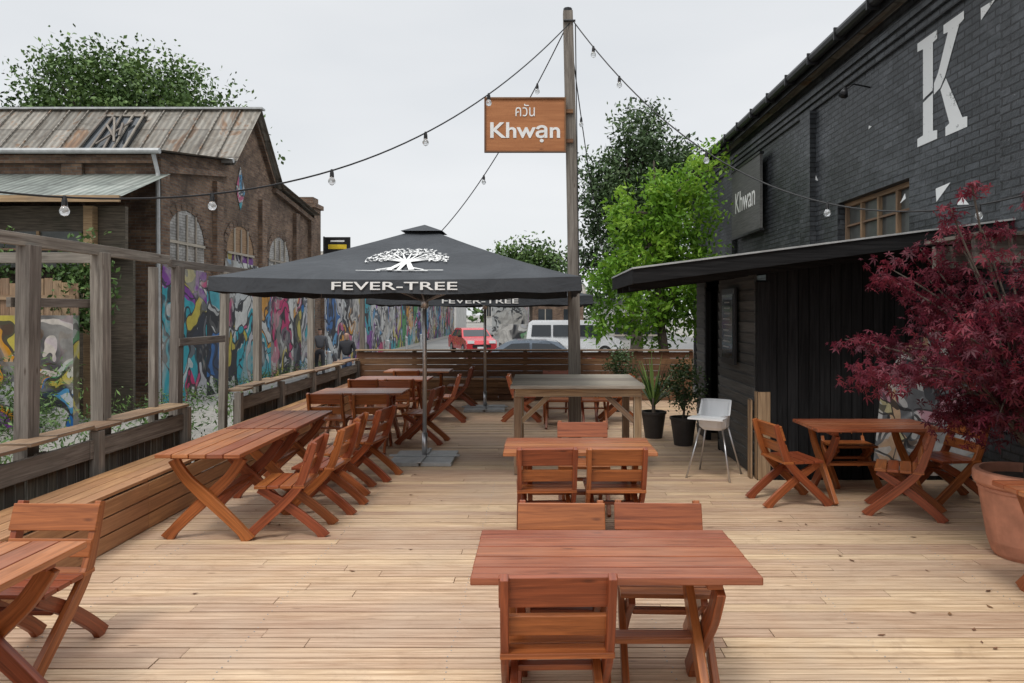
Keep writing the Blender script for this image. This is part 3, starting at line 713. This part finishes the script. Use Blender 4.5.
def block(name,x0,x1,y0,y1,h,mw,mr,wn=0,pitch=0):
    e=empty(name); b=MB('planar'); b.box(((x0+x1)/2,(y0+y1)/2,(h-.46)/2-.0),(x1-x0,y1-y0,h+.46),0); b.obj('walls',[mw],parent=e)
    b=MB('planar')
    if pitch:
        ym=(y0+y1)/2; b.prism([(x0-.3,y0-.3,h+.01),(x0-.3,ym,h+pitch),(x0-.3,y1+.3,h+.01)],(x1-x0+.6,0,0),0)
    else: b.box(((x0+x1)/2,(y0+y1)/2,h+.1),(x1-x0+.5,y1-y0+.5,.2),0)
    b.obj('roof',[mr],parent=e)
    if wn:
        b=MB('planar'); W=(x1-x0)/wn
        for i in range(wn):
            b.box((x0+W*(i+.5),y0-.02,h*.5),(W*.55,.08,h*.42),0); b.box((x0+W*(i+.5),y0-.07,h*.5),(.07,.04,h*.42),1)
            b.box((x0+W*(i+.5),y0-.06,h*.5-h*.22),(W*.6,.14,.08),1)
        b.obj('windows',[M_glassd,M_greyl],parent=e)
M_render=plain('pale_render',(.46,.45,.43),.8,0,.2,1.5); M_dkroof=plain('bitumen_roof',(.06,.06,.065),.8,0,.3,1)
M_graf4=graffiti('graffiti_paint_d',12,.6,(.5,.48,.44),.75,.8)
block('garage_building',-4.8,-1.2,72,80,3.2,M_graf4,M_dkroof)
block('brick_outbuilding',-.6,3.5,58,66,3.0,M_brickL,M_roof,2,1.3)
block('grey_shed',3.6,6.6,38,44,2.4,M_render,M_dkroof,2)
block('street_house',-30,-9.8,84,96,7.5,M_render,M_roof,7,2)
block('pale_workshop',-9,-4,118,126,4.2,M_render,M_roof,4,1.6)
b=MB('planar'); b.box((.4,50,.3),(6.5,.15,1.5),0); b.obj('site_fence',[M_graf4])
b=MB()
for i in range(5): b.tube([(-7.6,26+i*5,-.46),(-7.6,26+i*5,.45)],.07,10,0); b.tube([(-7.6,26+i*5,.45),(-7.6,26+i*5,.5)],[.08,.02],10,0)
b.obj('street_bollards',[M_galv])

# ------------------------------------------------------------------ vehicles
def vehicle(name,loc,rz,L,W,outline,wins,color,wheels,wr=.33,belt=.85,roofh=1.5,tum=.16):
    e=empty(name,loc,rz); paint=plain(name+'_paint',color,.28,.2,.04,3,0); paint.node_tree.nodes['Principled BSDF'].inputs['Coat Weight'].default_value=.6
    def hw(z): return W/2-(0 if z<belt else tum*(z-belt)/(roofh-belt))-(.05*(1-z/.45) if z<.45 else 0)
    b=MB('planar'); n=len(outline)
    P1=[(x,-hw(z),z) for x,z in outline]; P2=[(x,hw(z),z) for x,z in outline]
    b.face(P1,0); b.face(P2[::-1],0)
    for i in range(n):
        j=(i+1)%n; b.face([P1[i],P2[i],P2[j],P1[j]],0)
    b.obj('body',[paint],parent=e,bevel=.03)
    b=MB('planar')
    for w in wins:
        for sg in (-1,1): b.face([(x,sg*(hw(z)+.006),z) for x,z in (w if sg<0 else w[::-1])],0)
    for i in range(n):
        j=(i+1)%n; (x0,z0),(x1,z1)=outline[i],outline[j]
        if min(z0,z1)>=belt-.06 and abs(z1-z0)>.25:
            d=Vector((x1-x0,0,z1-z0)); nn=Vector((d.z,0,-d.x)).normalized()*.008
            if (x0+x1)/2*nn.x<0: nn=-nn
            a=Vector((x0,0,z0))+d*.08+nn; c=Vector((x0,0,z0))+d*.9+nn
            b.face([(a.x,-hw(a.z)+.07,a.z),(a.x,hw(a.z)-.07,a.z),(c.x,hw(c.z)-.07,c.z),(c.x,-hw(c.z)+.07,c.z)],0)
    b.obj('windows',[M_glassd],parent=e)
    b=MB()
    for wx in wheels:
        for sg in (-1,1):
            y0=sg*(W/2-.2); y1=sg*(W/2+.012)
            b.tube([(wx,y0,wr),(wx,y1,wr)],wr,20,0); b.tube([(wx,y1-.01*sg,wr),(wx,y1+.012*sg,wr)],wr*.6,16,1)
    b.obj('wheels',[M_rubber,M_steel],parent=e)
    b=MB(); xm=max(x for x,_ in outline); xn=min(x for x,_ in outline)
    for sg in (-1,1):
        b.box((xm-.05,sg*(W/2-.25),.72),(.14,.36,.15),0); b.box((xn+.03,sg*(W/2-.12),.85),(.1,.14,.28),1); b.box((xm-1.25,sg*(W/2+.07),1.02),(.12,.16,.12),2)
    b.box((xm-.0,0,.5),(.06,W*.6,.16),2); b.box((xm+.02,0,.42),(.03,.5,.1),0)
    b.obj('lamps_and_trim',[M_wplastic,plain(name+'_tail',(.5,.02,.02),.3),M_blackm],parent=e)
van=[(-2.4,.3),(-2.4,.95),(-2.28,1.8),(-2.1,1.93),(.9,1.93),(1.15,1.85),(1.78,1.12),(2.3,.98),(2.42,.75),(2.42,.3)]
vehicle('parked_van',(1.75,37,-.45),R(-3),4.8,1.9,van,[[(-2.15,1.12),(-2.1,1.7),(-1.15,1.7),(-1.15,1.12)],[(-1.05,1.12),(-1.05,1.7),(-.1,1.7),(-.1,1.12)],[(0,1.12),(0,1.7),(.95,1.7),(1.45,1.12)]],(.72,.73,.74),(-1.5,1.55),.34,1.1,1.93,.14)
sedan=[(-2.2,.3),(-2.22,.85),(-1.6,.98),(-1.05,1.4),(-.7,1.45),(.35,1.45),(.6,1.38),(1.25,.95),(2.05,.8),(2.2,.6),(2.2,.3)]
sw=[[(-1.35,.98),(-.95,1.33),(-.25,1.37),(-.25,.98)],[(-.17,.98),(-.17,1.37),(.4,1.35),(.98,.98)]]
vehicle('parked_car',(-.5,23.5,-.45),R(180),4.4,1.75,sedan,sw,(.12,.15,.19),(-1.35,1.4),.31,.93,1.45)
vehicle('parked_car',(-3.9,41,-.45),R(-70),4.2,1.7,sedan,sw,(.55,.03,.04),(-1.35,1.4),.31,.93,1.45)

# ------------------------------------------------------------------ people on the street
def person(name,loc,rz,top,bottom,pose=0):
    e=empty(name,loc,rz)
    def skin(nm,verts,edges,rad,mat,root=0):
        me=bpy.data.meshes.new(nm); me.from_pydata(verts,edges,[]); o=bpy.data.objects.new(nm,me); COL.objects.link(o); o.parent=e
        md=o.modifiers.new('s','SKIN')
        for i,r in enumerate(rad): me.skin_vertices[0].data[i].radius=r if isinstance(r,tuple) else (r,r)
        me.skin_vertices[0].data[root].use_root=True
        ss=o.modifiers.new('u','SUBSURF'); ss.levels=2; ss.render_levels=2; me.materials.append(mat); md.use_smooth_shade=True; return o
    st=.16*pose
    skin('trousers',[(0,0,.95),(-.1,0,.88),(-.11,st,.48),(-.11,st*1.2-.03,.08),(.1,0,.88),(.11,-st*.6,.48),(.11,-st*1.6-.04,.08),(0,0,1.02)],[(0,1),(1,2),(2,3),(0,4),(4,5),(5,6),(0,7)],[(.15,.1),.095,.07,.055,.095,.07,.055,(.15,.1)],bottom)
    skin('jacket',[(0,0,1.0),(0,0,1.22),(0,0,1.42),(0,0,1.5),(-.19,0,1.42),(-.25,-.03,1.15),(-.24,.07,.92),(.19,0,1.42),(.25,-.03,1.15),(.24,.07,.92)],[(0,1),(1,2),(2,3),(2,4),(4,5),(5,6),(2,7),(7,8),(8,9)],[(.16,.11),(.165,.115),(.17,.11),.06,.065,.05,.042,.065,.05,.042],top)
    sk=plain('skin',(.45,.27,.2),.5)
    skin('head',[(0,0,1.48),(0,.01,1.55),(0,.015,1.64),(0,.01,1.72)],[(0,1),(1,2),(2,3)],[.05,.06,(.078,.095),(.07,.085)],sk)
    skin('hair',[(0,-.02,1.66),(0,-.015,1.75)],[(0,1)],[(.082,.09),(.075,.085)],plain('hair',(.03,.02,.015),.7))
    for sx in (-1,1):
        skin('hand',[(sx*.24,.08,.9),(sx*.24,.09,.84),(sx*.235,.10,.78),(sx*.22,.12,.84)],[(0,1),(1,2),(1,3)],[.026,.034,.016,.012],sk)
        yo=(st*1.2-.03) if sx<0 else (-st*1.6-.04)
        skin('shoe',[(sx*.11,yo-.04,.05),(sx*.115,yo+.08,.04),(sx*.12,yo+.17,.035)],[(0,1),(1,2)],[.05,.045,.035],M_rubber)
MJ=plain('dark_jacket',(.025,.025,.03),.8); MJ2=plain('blue_jeans',(.04,.06,.11),.85)
person('pedestrian',(-5.9,22,-.452),R(170),MJ,MJ2,1); person('pedestrian',(-8.1,26.5,-.452),R(20),plain('grey_coat',(.09,.09,.1),.85),MJ,1)

# ------------------------------------------------------------------ high chair
hc=empty('high_chair',(2.02,8.35,0),R(150))
b=MB()
for sx in (-1,1):
    for sy in (-1,1): b.tube([(sx*.13,sy*.11,.56),(sx*.25,sy*.25,0)],.012,8,0)
b.obj('legs',[M_steel],parent=hc,smooth=True)
b=MB('planar')
def ring(z,a,c,back): return [(a*math.copysign(abs(math.cos(t))**.6,math.cos(t)),c*math.copysign(abs(math.sin(t))**.6,math.sin(t)),z+(back if math.sin(t)<-.2 else 0)) for t in [i*math.pi/10 for i in range(20)]]
rg=[ring(.545,.12,.12,0),ring(.58,.16,.15,0),ring(.70,.175,.17,.14),ring(.715,.185,.18,.16),ring(.70,.165,.16,.15),ring(.60,.14,.135,.02),ring(.575,.10,.10,0)]
for i in range(len(rg)-1):
    for j in range(20): b.face([rg[i][j],rg[i][(j+1)%20],rg[i+1][(j+1)%20],rg[i+1][j]],0)
b.face(rg[0][::-1],0); b.face(rg[-1],0)
b.box((0,.26,.70),(.40,.20,.02),0)
b.obj('seat_and_tray',[M_wplastic],parent=hc,smooth=False)

# ------------------------------------------------------------------ foliage
def leaves(name,clumps,mat,parent,size=.1,per=60,spread=.35,aspect=.55,star=False,seed=1,droop=0.0,shade=True,flat=1.0):
    rg_=np.random.RandomState(seed); C=np.array(clumps); n=len(C)*per
    cid=np.repeat(np.arange(len(C)),per)
    pos=C[cid,:3]+np.clip(rg_.normal(size=(n,3)),-1.9,1.9)*np.array([1,1,flat])*spread*C[cid,3:4]
    if droop: pos[:,2]-=droop*np.linalg.norm(pos[:,:2]-C[cid,:2],axis=1)
    a=rg_.normal(size=(n,3)); a/=np.linalg.norm(a,axis=1)[:,None]
    up=rg_.normal(size=(n,3))+np.array([0,0,.6]); c=np.cross(a,up); c/=np.linalg.norm(c,axis=1)[:,None]
    sz=size*rg_.uniform(.6,1.35,n)[:,None]
    cr=rg_.rand(len(C))
    rn=.55*cr[cid]+.45*rg_.rand(n)
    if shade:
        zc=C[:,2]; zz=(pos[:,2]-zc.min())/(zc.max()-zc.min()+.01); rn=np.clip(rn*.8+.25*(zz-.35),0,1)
    if not star:
        V=np.stack([pos-a*sz*.5,pos+c*sz*aspect*.5,pos+a*sz*.5,pos-c*sz*aspect*.5],1).reshape(-1,3); nf=n; RN=rn
    else:
        nrm=np.cross(a,c); L=[]
        for k,an in enumerate((-1.9,-1.0,0,1.0,1.9)):
            d=a*math.cos(an)+c*math.sin(an); pz=np.cross(nrm,d); ll=sz*(.62 if k in (1,2,3) else .4)
            tip=pos+d*ll-np.array([0,0,1])*ll*.25
            L.append(np.stack([pos,pos+d*ll*.45+pz*ll*.15,tip,pos+d*ll*.45-pz*ll*.15],1))
        V=np.concatenate(L,1).reshape(-1,3); nf=n*5; RN=np.repeat(rn,5)
    me=bpy.data.meshes.new(name); me.vertices.add(len(V)); me.vertices.foreach_set('co',V.ravel())
    me.loops.add(nf*4); me.loops.foreach_set('vertex_index',np.arange(nf*4,dtype=np.int32))
    me.polygons.add(nf); me.polygons.foreach_set('loop_start',np.arange(0,nf*4,4,dtype=np.int32)); me.polygons.foreach_set('loop_total',np.full(nf,4,dtype=np.int32))
    at=me.attributes.new('rnd','FLOAT','FACE'); at.data.foreach_set('value',RN.astype(np.float32))
    me.materials.append(mat); me.update(calc_edges=True); me.validate()
    o=bpy.data.objects.new(name,me); COL.objects.link(o)
    if parent: o.parent=parent
    return o
def blobclumps(blobs,n,cr=(.6,1.2),seed=1,inner=.45):
    rs=np.random.RandomState(seed); out=[]; wt=np.array([q[3]*q[4]*q[5] for q in blobs]); wt=wt**.8; wt/=wt.sum()
    for i in range(n):
        q=blobs[rs.choice(len(blobs),p=wt)]; d=rs.normal(size=3); d/=np.linalg.norm(d); r=rs.uniform(inner,1.08)
        out.append((q[0]+d[0]*q[3]*r,q[1]+d[1]*q[4]*r,q[2]+d[2]*q[5]*r,rs.uniform(*cr)))
    return out
def tree(name,base,blobs,n,mat,size,per,spread,seed,tr=.25,th=None,**kw):
    e=empty(name); cl=blobclumps(blobs,n,seed=seed)
    leaves('leaves',cl,mat,e,size,per,spread,seed=seed,**kw)
    b=MB(); cx=np.mean([q[0] for q in blobs]); cy=np.mean([q[1] for q in blobs]); zlo=min(q[2]-q[5]*.5 for q in blobs); zhi=max(q[2] for q in blobs)
    tp=Vector((cx,cy,zhi)); bs=Vector(base); fork=bs.lerp(tp,.35 if th is None else th); fork.z=max(fork.z,zlo*.8)
    b.tube([bs,bs.lerp(fork,.5)+Vector((.08,0,0)),fork,tp],[tr*1.3,tr,tr*.8,tr*.15],8,0)
    rs=random.Random(seed)
    for c in rs.sample(cl,min(len(cl),26)):
        c=Vector(c[:3]); s0=fork.lerp(tp,rs.uniform(0,.7)); m_=(s0+c)/2+Vector((rs.uniform(-.2,.2),rs.uniform(-.2,.2),rs.uniform(-.1,.25)))
        b.tube([s0,m_,c],[tr*.35,tr*.2,tr*.06],5,0)
    b.obj('trunk_and_limbs',[M_bark],parent=e); return e
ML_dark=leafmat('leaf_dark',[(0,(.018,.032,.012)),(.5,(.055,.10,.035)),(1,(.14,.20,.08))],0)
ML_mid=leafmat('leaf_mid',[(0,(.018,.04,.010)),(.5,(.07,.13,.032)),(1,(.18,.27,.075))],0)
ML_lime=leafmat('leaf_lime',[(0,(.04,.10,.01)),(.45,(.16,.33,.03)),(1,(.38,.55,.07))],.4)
ML_red=leafmat('leaf_red',[(0,(.035,.006,.012)),(.5,(.14,.018,.034)),(1,(.36,.06,.08))],.35)
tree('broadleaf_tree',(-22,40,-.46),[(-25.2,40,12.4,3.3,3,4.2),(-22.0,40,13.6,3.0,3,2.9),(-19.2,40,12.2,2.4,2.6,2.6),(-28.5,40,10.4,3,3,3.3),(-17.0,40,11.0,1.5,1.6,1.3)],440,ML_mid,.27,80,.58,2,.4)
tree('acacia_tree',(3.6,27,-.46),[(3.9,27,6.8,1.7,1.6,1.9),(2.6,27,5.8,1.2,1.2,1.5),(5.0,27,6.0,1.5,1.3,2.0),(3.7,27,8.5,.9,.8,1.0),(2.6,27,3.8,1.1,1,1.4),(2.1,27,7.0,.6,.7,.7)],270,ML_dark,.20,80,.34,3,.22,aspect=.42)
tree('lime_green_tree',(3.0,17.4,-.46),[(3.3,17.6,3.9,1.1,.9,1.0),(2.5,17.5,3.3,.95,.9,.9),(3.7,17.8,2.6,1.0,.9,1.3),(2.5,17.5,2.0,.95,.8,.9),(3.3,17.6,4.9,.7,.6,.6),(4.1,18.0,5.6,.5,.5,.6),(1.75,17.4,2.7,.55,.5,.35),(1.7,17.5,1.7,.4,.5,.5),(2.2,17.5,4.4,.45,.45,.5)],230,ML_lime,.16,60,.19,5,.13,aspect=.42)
tree('broadleaf_tree',(-.6,66,-.46),[(-1.4,66,6.6,2.6,2,1.7),(.2,66,5.6,2.4,2,1.6),(-2.8,66,5.4,1.8,2,1.3)],90,ML_mid,.4,60,.8,8,.3)
e=empty('distant_trees'); leaves('leaves',blobclumps([(-60,150,5,30,6,6),(0,160,4,30,6,4.5),(50,150,6,30,6,7)],220,(2,4),9),ML_mid,e,1.6,30,.9,seed=4)
cl=[(random.uniform(-14,-5.2),random.uniform(8.5,14.5),-.3+random.random()*.4,random.uniform(.5,1)) for _ in range(130)]+[(random.uniform(-18,-9.2),random.uniform(13.4,14.6),-.1+random.random()*1.0,random.uniform(.5,1)) for _ in range(90)]
leaves('yard_weeds',cl,ML_mid,None,.11,65,.27,.25,seed=12)
cl=[(random.uniform(-9.2,-8.8),random.uniform(15,30),-.38+random.random()*.22,.5) for _ in range(60)]
leaves('wall_weeds',cl,ML_mid,None,.09,40,.25,.25,seed=13)
cl=blobclumps([(-9.7,15.15,2.3,.7,.12,1.0),(-12.0,15.15,2.9,1.2,.12,.5)],40,(.4,.7),21)
leaves('yard_shrub',cl,ML_mid,None,.12,80,.3,seed=14)
def lathe(b,prof,c,n=32,mat=0):
    for i in range(len(prof)-1):
        for j in range(n):
            a0=2*math.pi*j/n;a1=2*math.pi*(j+1)/n; (r0,z0),(r1,z1)=prof[i],prof[i+1]
            b.face([(c[0]+r0*math.cos(a0),c[1]+r0*math.sin(a0),c[2]+z0),(c[0]+r0*math.cos(a1),c[1]+r0*math.sin(a1),c[2]+z0),(c[0]+r1*math.cos(a1),c[1]+r1*math.sin(a1),c[2]+z1),(c[0]+r1*math.cos(a0),c[1]+r1*math.sin(a0),c[2]+z1)],mat,.5)
mp=empty('japanese_maple',(3.80,5.60,0))
b=MB('planar'); lathe(b,[(0,0),(.23,0),(.25,.03),(.28,.12),(.325,.40),(.34,.50),(.34,.515),(.35,.52),(.35,.54),(.345,.545),(.37,.56),(.38,.58),(.38,.64),(.37,.66),(.33,.665),(.325,.65),(.32,.58)],(0,0,0)); lathe(b,[(.32,.59),(.2,.61),(0,.62)],(0,0,0),32,1)
b.obj('terracotta_pot',[M_terra,M_soil],parent=mp,smooth=True)
rs=random.Random(5); cl=[]; b=MB()
b.tube([(0,0,.58),(.02,.02,.85),(-.02,.05,1.05)],[.04,.033,.028],8,0)
for k in range(60):
    a=rs.uniform(0,2*math.pi); hz=rs.uniform(1.0,2.62); rad=1.42*math.sqrt(max(.05,1-((hz-1.65)/1.12)**2))*rs.uniform(.45,1.0)
    if math.cos(a)<-.2: hz=max(hz,1.38)
    if k<10: hz=rs.uniform(.85,1.1); rad=rs.uniform(.35,.7)
    ex=Vector((math.cos(a)*rad,math.sin(a)*rad*.7,hz)); s0=Vector((-.01,.04,rs.uniform(.85,1.15)))
    mid=s0.lerp(ex,.5)+Vector((0,0,.2)); P=catmull([s0,mid,ex],4)
    b.tube(P,[.016-.012*i/(len(P)-1) for i in range(len(P))],5,0)
    for t in (4,5,6,7,8):
        p=P[min(t,len(P)-1)]
        for q in range(3): cl.append((p.x+rs.uniform(-.16,.16),p.y+rs.uniform(-.16,.16),p.z+rs.uniform(-.04,.10),rs.uniform(.6,1.2)))
for (x_,z_) in ((-.55,2.72),(-.38,2.9),(-.1,2.6),(.1,2.8),(-.3,2.55)):
    P=catmull([Vector((0,.05,1.6)),Vector((x_*.6,.1,2.2)),Vector((x_,.1,z_))],4); b.tube(P,[.008]*len(P),5,0)
    cl+= [(x_+rs.uniform(-.08,.08),.1,z_+rs.uniform(-.08,.06),.7) for _ in range(3)]
b.obj('trunk_and_limbs',[M_bark],parent=mp)
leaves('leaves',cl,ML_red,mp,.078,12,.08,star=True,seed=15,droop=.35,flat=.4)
def potplant(name,x,y,kind):
    e=empty(name,(x,y,0)); b=MB('planar'); lathe(b,[(0,0),(.13,0),(.18,.36),(.195,.365),(.195,.40),(.175,.40),(.17,.36)],(0,0,0),24); lathe(b,[(.17,.36),(0,.37)],(0,0,0),24,1); b.obj('pot',[M_pot,M_soil],parent=e,smooth=True)
    if kind=='palm':
        b=MB('planar'); rs=random.Random(4)
        for k in range(60):
            a=rs.uniform(0,6.28); el=rs.uniform(.35,1.45); L=rs.uniform(.5,.85); d=Vector((math.cos(a)*math.cos(el),math.sin(a)*math.cos(el),math.sin(el)))
            p0=Vector((0,0,.42+rs.random()*.15)); sd=Vector((-math.sin(a),math.cos(a),0))*.018
            p1=p0+d*L*.55; p2=p0+d*L+Vector((0,0,-.10*(1.5-el)))
            rr=rs.random(); b.face([p0-sd*.7,p0+sd*.7,p1+sd,p1-sd],0,rr); b.face([p1-sd,p1+sd,p2],0,rr)
        b.tube([(0,0,.36),(0,0,.6)],.03,6,1)
        b.obj('fronds',[ML_mid,M_bark],parent=e)
    else:
        cl=blobclumps([(0,0,.88,.26,.26,.32)],26,(.6,1),31); leaves('leaves',cl,ML_dark,e,.05,60,.09,seed=18)
        b=MB(); b.tube([(0,0,.36),(.02,0,.6),(0,0,.9)],[.02,.015,.008],6,0); b.obj('stem',[M_bark],parent=e)
potplant('potted_yucca',1.72,10.9,'palm'); potplant('potted_shrub',2.05,10.3,'shrub'); potplant('potted_shrub',1.55,13.8,'shrub')

# ------------------------------------------------------------------ world, sun, camera
SE,SR=R(58),R(200)
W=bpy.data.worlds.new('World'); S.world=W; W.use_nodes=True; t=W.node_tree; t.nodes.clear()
o=t.nodes.new('ShaderNodeOutputWorld'); bg=t.nodes.new('ShaderNodeBackground'); sk=t.nodes.new('ShaderNodeTexSky'); sk.sky_type='NISHITA'; sk.sun_disc=False; sk.sun_elevation=SE; sk.sun_rotation=SR
bg.inputs[1].default_value=.12; t.links.new(sk.outputs[0],bg.inputs[0])
tc=t.nodes.new('ShaderNodeTexCoord'); mpn=t.nodes.new('ShaderNodeMapping'); mpn.inputs['Scale'].default_value=(1,1,3.5); nz=t.nodes.new('ShaderNodeTexNoise'); nz.inputs['Scale'].default_value=1.3; nz.inputs['Detail'].default_value=4; nz.inputs['Roughness'].default_value=.5
t.links.new(tc.outputs['Generated'],mpn.inputs[0]); t.links.new(mpn.outputs[0],nz.inputs['Vector'])
rp=t.nodes.new('ShaderNodeValToRGB'); rp.color_ramp.elements[0].position=.3; rp.color_ramp.elements[0].color=(.76,.79,.82,1); rp.color_ramp.elements[1].position=.7; rp.color_ramp.elements[1].color=(.93,.94,.95,1); t.links.new(nz.outputs['Fac'],rp.inputs[0])
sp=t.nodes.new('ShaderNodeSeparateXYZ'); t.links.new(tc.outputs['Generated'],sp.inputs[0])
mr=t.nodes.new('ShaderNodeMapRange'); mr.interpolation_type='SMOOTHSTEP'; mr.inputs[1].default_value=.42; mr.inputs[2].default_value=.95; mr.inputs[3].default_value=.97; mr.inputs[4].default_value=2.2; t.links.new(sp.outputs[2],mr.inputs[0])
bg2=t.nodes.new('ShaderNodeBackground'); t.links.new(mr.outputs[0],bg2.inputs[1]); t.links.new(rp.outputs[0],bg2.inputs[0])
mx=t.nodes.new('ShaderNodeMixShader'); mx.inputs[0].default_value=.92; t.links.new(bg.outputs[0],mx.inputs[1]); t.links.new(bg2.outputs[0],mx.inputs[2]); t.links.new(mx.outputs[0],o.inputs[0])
sl=bpy.data.lights.new('sun','SUN'); sl.energy=1.5; sl.angle=R(14); sl.color=(1,.96,.9); so=bpy.data.objects.new('sun',sl); COL.objects.link(so)
az=SR; dirv=Vector((math.sin(az)*math.cos(SE),math.cos(az)*math.cos(SE),math.sin(SE))); so.rotation_euler=dirv.to_track_quat('Z','Y').to_euler()
cam=bpy.data.cameras.new('camera'); co=bpy.data.objects.new('camera',cam); COL.objects.link(co); S.camera=co
co.location=(0,0,1.9); co.rotation_euler=(R(90),0,0); cam.sensor_width=36; cam.lens=720/1024*36; cam.shift_x=-28/1024; cam.shift_y=-29.5/1024; cam.clip_end=1000; cam.clip_start=.05
S.view_settings.view_transform='Standard'; S.view_settings.look='None'; S.view_settings.exposure=0
